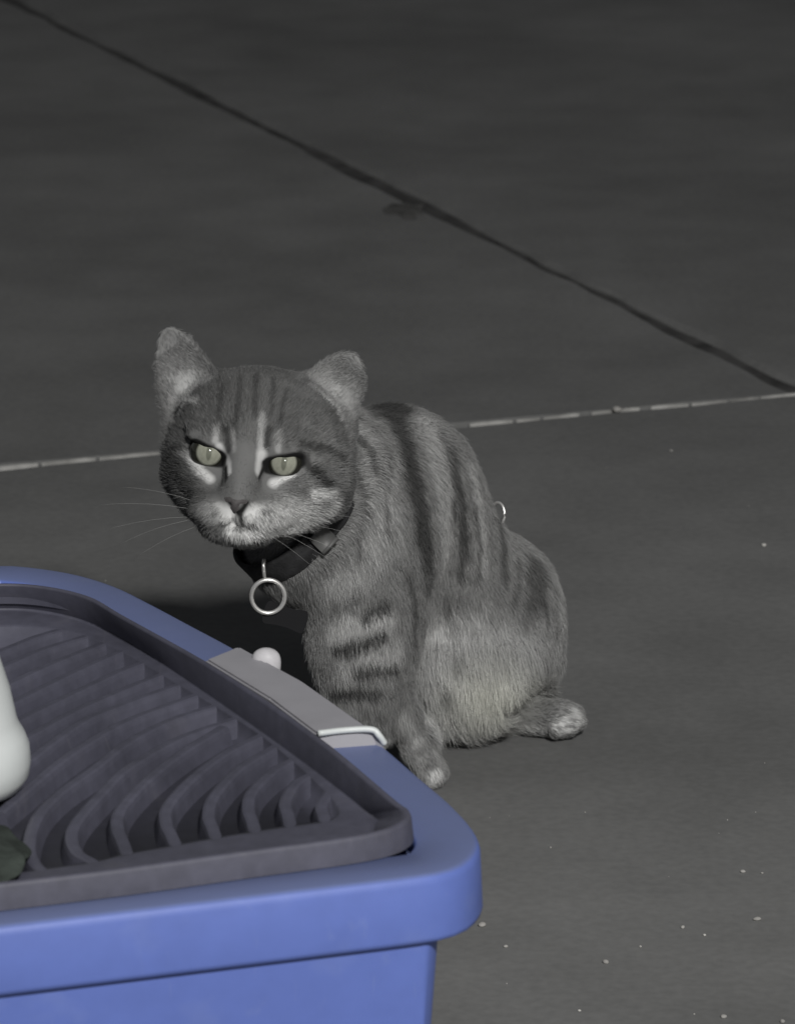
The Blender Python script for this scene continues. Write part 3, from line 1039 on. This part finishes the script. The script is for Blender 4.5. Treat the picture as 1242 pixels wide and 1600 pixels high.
# muzzle, chin
fmark([(346, 803), (360, 808)], [14, 12], .60, .95)
fmark([(392, 808), (408, 802)], [16, 16], .62, .95)
fmark([(420, 805), (480, 805)], [20, 20], .58, .95, .6)
fmark([(320, 795), (335, 800)], [12, 12], .27, .8)
fmark([(360, 832), (400, 838), (470, 830)], [11, 13, 13], .75, .95)  # white chin, painted brighter to offset the shade on it
fmark([(430, 830), (500, 810), (520, 790)], [13, 12, 8], .50, .9)
fmark([(490, 778), (512, 776)], [8, 7], .62, .9)
for (a, b) in [(415, 795), (425, 802), (412, 806), (440, 798), (340, 795), (334, 802)]:
    fmark([(a, b)], 3, .16, .6)
fmark([(417, 794), (428, 793)], 4, .13, .7)
fmark([(352, 822), (372, 824), (400, 826)], [4, 4, 3.5], .05, .9)
# white streaks beside and under the eyes, then the dark eye lines
fmark([(414, 705), (408, 735)], [8, 7], .52, .95)
fmark([(424, 750), (445, 745), (462, 738)], [8, 5, 3], .60, .95)
fmark([(338, 702), (352, 722), (354, 735)], [5, 6, 4], .50, .95)
fmark([(296, 712), (312, 734), (332, 744)], [6, 7, 7], .50, .95)
fmark([(290, 704)], 8, .34, .8)
def lids(s):
    e = EYE[s]
    a = math.radians(s * 18)
    dx, dz = hx - e[0], hz - e[2]
    u = math.cos(a) * dx + math.sin(a) * dz
    v = -math.sin(a) * dx + math.cos(a) * dz
    return np.hypot(u / .0090, v / .0043), u * s, v
for s in (-1, 1):
    r, u, v = lids(s)
    w = np.clip((1.70 - r) / .22, 0, 1) * (hy > -.006) * np.clip((.0062 - v) / .0015, 0, 1) * np.clip((1.50 - np.abs(u) / .009) / .2, 0, 1)
    val = val * (1 - w) + .012 * w
# tear line down from the inner corners
fmark([(348, 730), (349, 745)], [5, 4], .02, .95)
fmark([(417, 736), (410, 750)], [5, 4], .02, .95)
# mouth and nose edges
fmark([(354, 786), (371, 806), (391, 788)], [4, 5, 4], .012, 1.0)
fmark([(372, 808), (373, 824)], [3, 2.6], .02, .95)
# ears: pale inside, dark rims at the inner base
for e in EARS:
    b, a, n, u, Ln, hw = e
    q = co - b
    v_, w_, u_ = q @ a, q @ n, q @ u
    tt = np.clip((v_ + .012) / (Ln + .012), 0, 1)
    sheet = 26 * u_ * u_ * (1 - .45 * tt) - .007 + .006 * tt
    inside = ((v_ > -.008) & (np.abs(u_) < .024) & (w_ > -.014) & (w_ < .03)).astype(float)
    cup = inside * np.clip((no @ n) * 3, 0, 1) * (w_ < .02)
    edge = np.clip((np.abs(u_) / np.maximum(hw * np.sqrt(np.maximum(1 - tt ** 2.4, .02)), 1e-4) - .70) / .25, 0, 1)
    val = val * (1 - .65 * inside) + .65 * inside * .12
    val = val * (1 - cup) + cup * (.20 + .24 * np.exp(-((v_ - .013) / .011) ** 2 - (u_ / .011) ** 2) - .045 * edge + .04 * (n_mid - .5))
fmark([(318, 545), (330, 575), (342, 600)], [7, 9, 7], .10, .8)
fmark([(470, 600), (480, 590)], [9, 7], .085, .85)
fmark([(275, 640)], [11], .03, .9)
fmark([(285, 629), (305, 628)], [5, 5], .42, .9)
fmark([(515, 640), (520, 655)], [8, 8], .12, .8)
fmark([(528, 630), (534, 655)], [4, 4], .40, .8)
# throat and the left side of the breast stay grey
mark([(430, 900), (450, 930)], [40, 40], .17, .6, .9)
val = np.clip(val, .008, .75)
rgb = np.stack([val * (1 + .03 * tint), val * (1 + .035 * tint), val * (0.985 - .13 * tint)], 1)

cat = bpy.data.objects.new("cat", me)
me.vertices.foreach_set("co", (co - CAT0).ravel())
link(cat)
cat.location = CAT0
tag(cat, "grey tabby cat sitting on the concrete, looking at the camera", "cat")
me.polygons.foreach_set("use_smooth", [True] * len(me.polygons))
ca = me.color_attributes.new("coat", 'FLOAT_COLOR', 'POINT')
ca.data.foreach_set("color", np.column_stack([rgb, np.ones(nV)]).astype(np.float32).ravel())
m = bpy.data.materials.new("cat_skin"); m.use_nodes = True
N, Lk = m.node_tree.nodes, m.node_tree.links
at_n = N.new("ShaderNodeAttribute"); at_n.attribute_name = "coat"
Lk.new(at_n.outputs["Color"], N["Principled BSDF"].inputs["Base Color"])
N["Principled BSDF"].inputs["Roughness"].default_value = .9
N["Principled BSDF"].inputs["Specular IOR Level"].default_value = .1
me.materials.append(m)

# ------------------------------------------------------------------ fur
flow_pts = []
def fl(a, b, y, dx, dy, dd=0.0):                         # photograph position, lie of the hair in image right / image down / away
    v = dx * RGT - dy * UPV + dd * FWD
    flow_pts.append((at(a, b, y), v / np.linalg.norm(v)))
for a in [(600, 680, .03, .4, .9, .5), (650, 720, .04, .3, 1, .4), (700, 800, .05, .25, 1, .3), (740, 760, .09, .4, 1, .4), (760, 880, .07, .2, 1, .2), (700, 950, .02, .1, 1, .1),
          (600, 850, -.01, .3, 1, .2), (540, 850, -.02, .2, 1, .1), (500, 930, -.04, .1, 1, .0), (430, 900, -.05, .1, 1, .0), (590, 1000, -.03, .2, 1, 0), (610, 1100, -.02, .4, 1, 0),
          (670, 1190, -.01, .5, 1, 0), (850, 900, .12, .3, 1, .2), (870, 1000, .12, -.1, 1, .1), (760, 1050, .03, .1, 1, 0), (700, 1100, .03, .1, 1, 0), (820, 1110, .09, 1, .1, 0), (890, 1120, .08, 1, .2, 0),
          (560, 700, .0, .8, .6, .6), (520, 780, -.02, .5, .9, .3), (660, 640, .10, .6, .3, .8), (800, 850, .16, .5, .7, .5)]:
    fl(*a)
FP = np.array([p for p, d in flow_pts]); FD = np.array([d for p, d in flow_pts])
nose_c = hp(0, .03, -.02)
def flow(P, N_):
    d2_ = ((P[:, None, :] - FP[None]) ** 2).sum(-1)
    w = 1 / (d2_ + 2e-4) ** 2
    w /= w.sum(1)[:, None]
    f = (w[:, :, None] * FD[None]).sum(1)
    q = (P - HO) @ HB.T
    hw_ = np.clip(1.35 - np.linalg.norm((q - [0, -.02, .0]) / .066, axis=1), 0, .25)[:, None] * 4
    rad_ = P - nose_c
    rad_ = rad_ / np.linalg.norm(rad_, axis=1)[:, None]
    f = f * (1 - hw_) + rad_ * hw_
    f -= N_ * (f * N_).sum(1)[:, None]
    return f / (np.linalg.norm(f, axis=1)[:, None] + 1e-9), hw_[:, 0], q

A, Bv, Cv = co[T[:, 0]], co[T[:, 1]], co[T[:, 2]]
ar = .5 * np.linalg.norm(np.cross(Bv - A, Cv - A), axis=1)
cen = (A + Bv + Cv) / 3
fac_t = facing[T].mean(1)
hq = (cen - HO) @ HB.T
on_head = np.linalg.norm((hq - [0, -.02, .01]) / .07, axis=1) < 1.1
wgt = ar * np.where(fac_t > -.25, 1.0, .30) * np.where(on_head, 2.8, 1.0)
# no fur in the eye openings, on the nose leather or under the body
for s in (-1, 1):
    r, u, v = lids(s)
    wgt *= ~((r[T].mean(1) < 1.5) & (hq[:, 1] > -.012))
wgt *= ~(np.linalg.norm((hq - [0, .040, -.0265]) / [.0085, .01, .0068], axis=1) < 1)
wgt *= cen[:, 2] > .002
NH = 300000
pick = rng.choice(len(T), NH, p=wgt / wgt.sum())
u1, u2 = rng.random(NH), rng.random(NH)
sw = u1 + u2 > 1
u1[sw], u2[sw] = 1 - u1[sw], 1 - u2[sw]
b0 = (1 - u1 - u2)[:, None]; b1 = u1[:, None]; b2 = u2[:, None]
root = A[pick] * b0 + Bv[pick] * b1 + Cv[pick] * b2
nrm = no[T[pick, 0]] * b0 + no[T[pick, 1]] * b1 + no[T[pick, 2]] * b2
nrm /= np.linalg.norm(nrm, axis=1)[:, None]
hc = rgb[T[pick, 0]] * b0 + rgb[T[pick, 1]] * b1 + rgb[T[pick, 2]] * b2
fdir, hw_, q = flow(root, nrm)
ppx, ppy, _ = project(root)
length = np.full(NH, .0085)
length = np.where((ppy > 990) & (ppx > 660) & (ppx < 860), .0150, length)          # belly
length *= 1 - hw_ * .40
face_c = np.clip(1 - np.linalg.norm((q - [0, .025, -.012]) / [.034, .034, .036], axis=1), 0, 1)
length *= 1 - .55 * np.minimum(1, face_c * 2.2)
earm = np.zeros(NH, bool)
for e in EARS:
    b, a, n, u, Ln, hw = e
    qq = root - b
    earm |= ((qq @ a) > .006) & (np.linalg.norm(qq, axis=1) < .055) & (np.abs(qq @ u) < .024) & ((q[:, 2]) > .036)
length *= np.where((hw_ > .3) & (np.abs(q[:, 0] - .005) > .034) & (q[:, 2] < .012) & (q[:, 1] < .012), 1.55, 1.0)          # cheek ruff
length = np.where(earm, .0042, length)
paw = (ppy > 1150) & (ppx > 600) & (ppx < 720) | (ppy > 1085) & (ppx > 780)
length = np.where(paw, .0048, length)
for s in (-1, 1):
    e = EYE[s]
    a = math.radians(s * 18)
    dx, dz = q[:, 0] - e[0], q[:, 2] - e[2]
    re_ = np.hypot((math.cos(a) * dx + math.sin(a) * dz) / .0090, (-math.sin(a) * dx + math.cos(a) * dz) / .0043)
    length *= np.where((q[:, 1] > -.012) & (re_ < 2.6), np.clip((re_ - 1.2) / 1.4, .45, 1), 1)
length *= rng.uniform(.65, 1.15, NH)
clump = np.stack([vnoise(root, 140, 41 + k) - .5 for k in range(3)], 1)
lift = .30 + .22 * rng.random(NH)
lift = np.where(hw_ > .5, .46, lift)
d0 = fdir + nrm * lift[:, None] + clump * .40 + rng.normal(0, .18, (NH, 3))
d0 /= np.linalg.norm(d0, axis=1)[:, None]
d1_ = fdir + nrm * (.12 * lift)[:, None] + clump * .42 + rng.normal(0, .16, (NH, 3)) + np.array([0, 0, -.12])
d1_ /= np.linalg.norm(d1_, axis=1)[:, None]
p0 = root - nrm * .0006
p1 = p0 + d0 * (length * .36)[:, None]
p2 = p1 + (d0 * .45 + d1_ * .55) * (length * .34)[:, None]
p3 = p2 + d1_ * (length * .34)[:, None]
P4 = np.stack([p0, p1, p2, p3], 1)
P4[:, :, 2] = np.maximum(P4[:, :, 2], .0012)
rads = np.tile(np.array([.000085, .00008, .00006, .00002]), (NH, 1)) * rng.uniform(.8, 1.25, NH)[:, None] * np.where(hw_ > .5, 1.25, 1.0)[:, None]
hcol = hc * rng.uniform(.74, 1.26, NH)[:, None] * np.where(hw_ > .5, rng.uniform(.8, 1.2, NH), 1.0)[:, None]
hcol = np.where(earm[:, None], np.maximum(.75 * hcol + .05, .11) * rng.uniform(.85, 1.15, (NH, 1)), hcol)
hcd = bpy.data.hair_curves.new("fur")
hcd.add_curves([4] * NH)
hcd.attributes["position"].data.foreach_set("vector", (P4 - CAT0).astype(np.float32).ravel())
ra = hcd.attributes.get("radius") or hcd.attributes.new("radius", 'FLOAT', 'POINT')
ra.data.foreach_set("value", rads.astype(np.float32).ravel())
cc_ = hcd.attributes.new("coat", 'FLOAT_COLOR', 'CURVE')
cc_.data.foreach_set("color", np.column_stack([hcol, np.ones(NH)]).astype(np.float32).ravel())
m = bpy.data.materials.new("cat_fur"); m.use_nodes = True
N, Lk = m.node_tree.nodes, m.node_tree.links
at_n = N.new("ShaderNodeAttribute"); at_n.attribute_name = "coat"
bs = N["Principled BSDF"]
Lk.new(at_n.outputs["Color"], bs.inputs["Base Color"])
bs.inputs["Roughness"].default_value = .62
bs.inputs["Specular IOR Level"].default_value = .18
hcd.materials.append(m)
fur = bpy.data.objects.new("fur", hcd)
link(fur, cat)
fur["kind"] = "stuff"
scene.cycles_curves.shape = 'RIBBONS'

# ------------------------------------------------------------------ eyes, nose, whiskers
def eye_material():
    m = bpy.data.materials.new("cat_eye"); m.use_nodes = True
    N, L = m.node_tree.nodes, m.node_tree.links
    b = N["Principled BSDF"]
    b.inputs["Roughness"].default_value = .08
    b.inputs["Specular IOR Level"].default_value = .5
    tc = N.new("ShaderNodeTexCoord")
    sep = N.new("ShaderNodeSeparateXYZ")
    L.new(tc.outputs["Object"], sep.inputs[0])
    def mth(op, a, b_=None):
        n = N.new("ShaderNodeMath"); n.operation = op
        for i, x in enumerate((a, b_)):
            if x is None: continue
            if isinstance(x, (int, float)): n.inputs[i].default_value = x
            else: L.new(x, n.inputs[i])
        return n.outputs[0]
    x, z = sep.outputs[0], sep.outputs[2]
    r = mth('SQRT', mth('ADD', mth('MULTIPLY', x, x), mth('MULTIPLY', z, z)))
    rp = mth('SQRT', mth('ADD', mth('POWER', mth('DIVIDE', mth('ABSOLUTE', x), .0017), 2), mth('POWER', mth('DIVIDE', mth('ABSOLUTE', z), .0050), 2)))
    ramp = N.new("ShaderNodeValToRGB")
    L.new(mth('DIVIDE', r, .0115), ramp.inputs[0])
    el = ramp.color_ramp.elements
    el[0].position = .10; el[0].color = (.25, .255, .205, 1)
    el[1].position = .58; el[1].color = (.30, .305, .25, 1)
    e = el.new(.70); e.color = (.02, .02, .015, 1)
    nz = N.new("ShaderNodeTexNoise"); nz.inputs["Scale"].default_value = 500
    L.new(tc.outputs["Object"], nz.inputs["Vector"])
    mr = N.new("ShaderNodeMapRange"); mr.inputs["To Min"].default_value = .75; mr.inputs["To Max"].default_value = 1.15
    L.new(nz.outputs["Fac"], mr.inputs["Value"])
    sc = N.new("ShaderNodeVectorMath"); sc.operation = 'SCALE'
    L.new(ramp.outputs[0], sc.inputs[0]); L.new(mr.outputs[0], sc.inputs["Scale"])
    mix = N.new("ShaderNodeMix"); mix.data_type = 'RGBA'
    pr = N.new("ShaderNodeMapRange"); pr.inputs["From Min"].default_value = .8; pr.inputs["From Max"].default_value = 1.1
    pr.inputs["To Min"].default_value = 1; pr.inputs["To Max"].default_value = 0
    L.new(rp, pr.inputs["Value"])
    L.new(pr.outputs[0], mix.inputs["Factor"])
    L.new(sc.outputs[0], mix.inputs["A"])
    mix.inputs["B"].default_value = (.14, .145, .115, 1)  # pupil kept light: eyeshine painted into the eye colour
    L.new(mix.outputs["Result"], b.inputs["Base Color"])
    return m
M_EYE = eye_material()
from mathutils import Matrix
for s in (-1, 1):
    c = hp(*(EYE[s] + [-s * .0005, -.0042, 0]))
    bm = bmesh.new()
    bmesh.ops.create_uvsphere(bm, u_segments=32, v_segments=20, radius=.0118)
    for vv in bm.verts:                                  # slight corneal bulge along +y
        r = math.hypot(vv.co.x, vv.co.z)
        if vv.co.y > 0:
            vv.co.y += .0010 * math.exp(-(r / .006) ** 2)
    o = bm_obj("eye", bm, M_EYE, cat)
    look = CAM - c; look /= np.linalg.norm(look)
    yv = look; xv = np.cross(yv, hU); xv /= np.linalg.norm(xv); zv = np.cross(xv, yv)
    o.matrix_world = Matrix.Identity(4)
    M4 = Matrix(((xv[0], yv[0], zv[0], c[0] - CAT0[0]), (xv[1], yv[1], zv[1], c[1] - CAT0[1]), (xv[2], yv[2], zv[2], c[2] - CAT0[2]), (0, 0, 0, 1)))
    o.matrix_basis = M4
    o["label"] = "pale green eye"

# nose leather: a rounded triangle cap
bm = bmesh.new()
bmesh.ops.create_uvsphere(bm, u_segments=28, v_segments=18, radius=1.0)
for vv in bm.verts:
    x, y, z = vv.co
    wz = .55 + .45 * max(-1, min(1, (z + .6) / 1.2)) if z < .6 else 1.0
    q = hp(x * .0094 * max(.22, wz), .0385 + y * .0050, -.0262 + z * .0062)
    for s in (-1, 1):                                    # nostrils
        dd = math.hypot(x - s * .52, z + .12)
        if y > 0 and dd < .3:
            q = q - hN * .0016 * (1 - dd / .3)
    vv.co = Vector(q - CAT0)
bm_obj("nose", bm, M_NOSE, cat)

# whiskers
M_WH = material("whisker", (.38, .38, .37), .5)
for s in (-1, 1):
    for i, (x, z, a, ln) in enumerate([(.016, -.031, 14, .062), (.019, -.034, 4, .070), (.017, -.037, -6, .066), (.020, -.038, -15, .055), (.015, -.040, -22, .05)]):
        p_ = np.array([s * x, .036 - abs(x) * .35, z])
        aa = math.radians(a)
        pts = []
        for k in range(7):
            t = k / 6
            pts.append(hp(p_[0] + s * math.cos(aa) * ln * t, p_[1] - .020 * t - .012 * t * t, p_[2] + math.sin(aa) * ln * t - .012 * t * t) - CAT0)
        v, f = tube(pts, np.linspace(.00010, .00004, 7) * (1 if s < 0 else .75), 5)
        mesh_obj("whisker", v, f, M_WH, cat)

# ------------------------------------------------------------------ collar with ring and tag
from mathutils.bvhtree import BVHTree
bvh = BVHTree.FromPolygons([tuple(v) for v in co], [tuple(t) for t in T])
Pf = at(440, 912, -.050)
pn = -.60 * RGT - .50 * FWD + .62 * UPV
pn /= np.linalg.norm(pn)
cc0 = at(468, 815, .0)
cc0 = cc0 - pn * ((cc0 - Pf) @ pn)
eu = Pf - cc0; eu /= np.linalg.norm(eu)
ev_ = np.cross(pn, eu)
NA = 96
angs = np.linspace(0, 2 * math.pi, NA, endpoint=False)
rr_ = []
for q in angs:
    d = math.cos(q) * eu + math.sin(q) * ev_
    hit = bvh.ray_cast(Vector(cc0), Vector(d))
    rr_.append(min(hit[3], .072) if hit[0] is not None else .045)
rr_ = np.array(rr_)
for _ in range(10):
    rr_ = .25 * np.roll(rr_, 1) + .5 * rr_ + .25 * np.roll(rr_, -1)
rr_ += np.where(np.cos(angs) > .35, .0038, .0038 - .011 * np.clip((.35 - np.cos(angs)) / .7, 0, 1))
V, Fc = [], []
secp = [(-.0084, -.001), (-.0086, .0008), (-.0074, .0017), (.0074, .0017), (.0086, .0008), (.0084, -.001)]
for i, q in enumerate(angs):
    d = math.cos(q) * eu + math.sin(q) * ev_
    for (a, b) in secp:
        V.append(cc0 + d * (rr_[i] + b - abs(a) * .10) + pn * a - CAT0)
m_ = len(secp)
for i in range(NA):
    j = (i + 1) % NA
    for k in range(m_):
        k2 = (k + 1) % m_
        Fc.append((i * m_ + k, i * m_ + k2, j * m_ + k2, j * m_ + k))
collar = mesh_obj("collar", V, Fc, M_COLLAR, cat)
collar["label"] = "dark webbing collar"
def col_pt(px_, py_):                                     # outer collar point nearest to a photograph pixel on the visible side
    best, bp = 1e9, None
    for i, q in enumerate(angs):
        d = math.cos(q) * eu + math.sin(q) * ev_
        P = cc0 + d * (rr_[i] + .002)
        if (P - cc0) @ FWD > .01:
            continue
        a, b, _ = project(P)
        e_ = (a - px_) ** 2 + (b - py_) ** 2
        if e_ < best:
            best, bp = e_, (P, d)
    return bp
# buckle on the right of the throat
P, d = col_pt(512, 850)
t_ = np.cross(pn, d)
bm = bmesh.new()
bmesh.ops.create_cube(bm, size=1.0)
for vv in bm.verts:
    vv.co = Vector(P - CAT0 + t_ * vv.co.x * .0095 + pn * vv.co.y * .0115 + d * (vv.co.z * .004 + .001))
bmesh.ops.bevel(bm, geom=list(bm.edges), offset=.0018, segments=4, affect='EDGES')
bm_obj("buckle", bm, M_BUCKLE, collar)
# small wire loop, split ring and black tag
P, d = col_pt(416, 880)
lp = [at(413, 874, P[1] - .006), at(412, 885, P[1] - .009), at(413, 897, P[1] - .008), at(414, 904, P[1] - .006)]
v, f = tube(catmull(lp, 5) - CAT0, .0011, 8)
mesh_obj("wire_loop", v, f, M_METAL, collar)
yr = P[1] - .012
pts = []
for k in range(49):
    q = 2 * math.pi * k / 48
    pts.append(at(419 + 26 * math.cos(q), 932 - 26 * math.sin(q), yr - .0008 * math.sin(q) + .0008 * math.cos(q)) - CAT0)
v, f = tube(pts, .0014, 8, cap=False)
mesh_obj("split_ring", v, f, M_METAL, collar)
tc_ = at(446, 964, yr + .003)
ol = []
for k in range(64):                                      # bone outline: bar with two lobes at either end
    q = 2 * math.pi * k / 64
    ca_, sa_ = math.cos(q), math.sin(q)
    w_ = 15 + 11 * (abs(ca_) ** 1.5) - 7 * max(0, abs(ca_) - .86) / .14
    ol.append((34 * math.copysign(abs(ca_) ** .55, ca_), w_ * math.copysign(abs(sa_) ** .6, sa_)))
til = math.radians(-16)
bm = bmesh.new()
f0, f1 = [], []
for (a, b) in ol:
    a2, b2 = a * math.cos(til) - b * math.sin(til), a * math.sin(til) + b * math.cos(til)
    P_ = tc_ - CAT0 + RGT * a2 * PX + UPV * b2 * PX
    f0.append(bm.verts.new(P_ - FWD * .0011)); f1.append(bm.verts.new(P_ + FWD * .0011))
bm.faces.new(f0); bm.faces.new(f1[::-1])
for k in range(64):
    bm.faces.new((f0[k], f0[(k + 1) % 64], f1[(k + 1) % 64], f1[k]))
tagp = bm_obj("name_tag", bm, M_TAG, collar, smooth=False)
tagp["label"] = "black bone-shaped tag"
# metal ring lying in the fur of the back
pts = []
c_ = snap(783, 800)
for k in range(25):
    q = 2 * math.pi * k / 24
    pts.append(c_ + RGT * (.0012 + .0042 * math.cos(q)) + UPV * (.0072 * math.sin(q) + .001) - FWD * (.004 + .003 * math.cos(q)) - CAT0)
v, f = tube(pts, .0009, 8, cap=False)
o = mesh_obj("back_ring", v, f, M_METAL, cat)
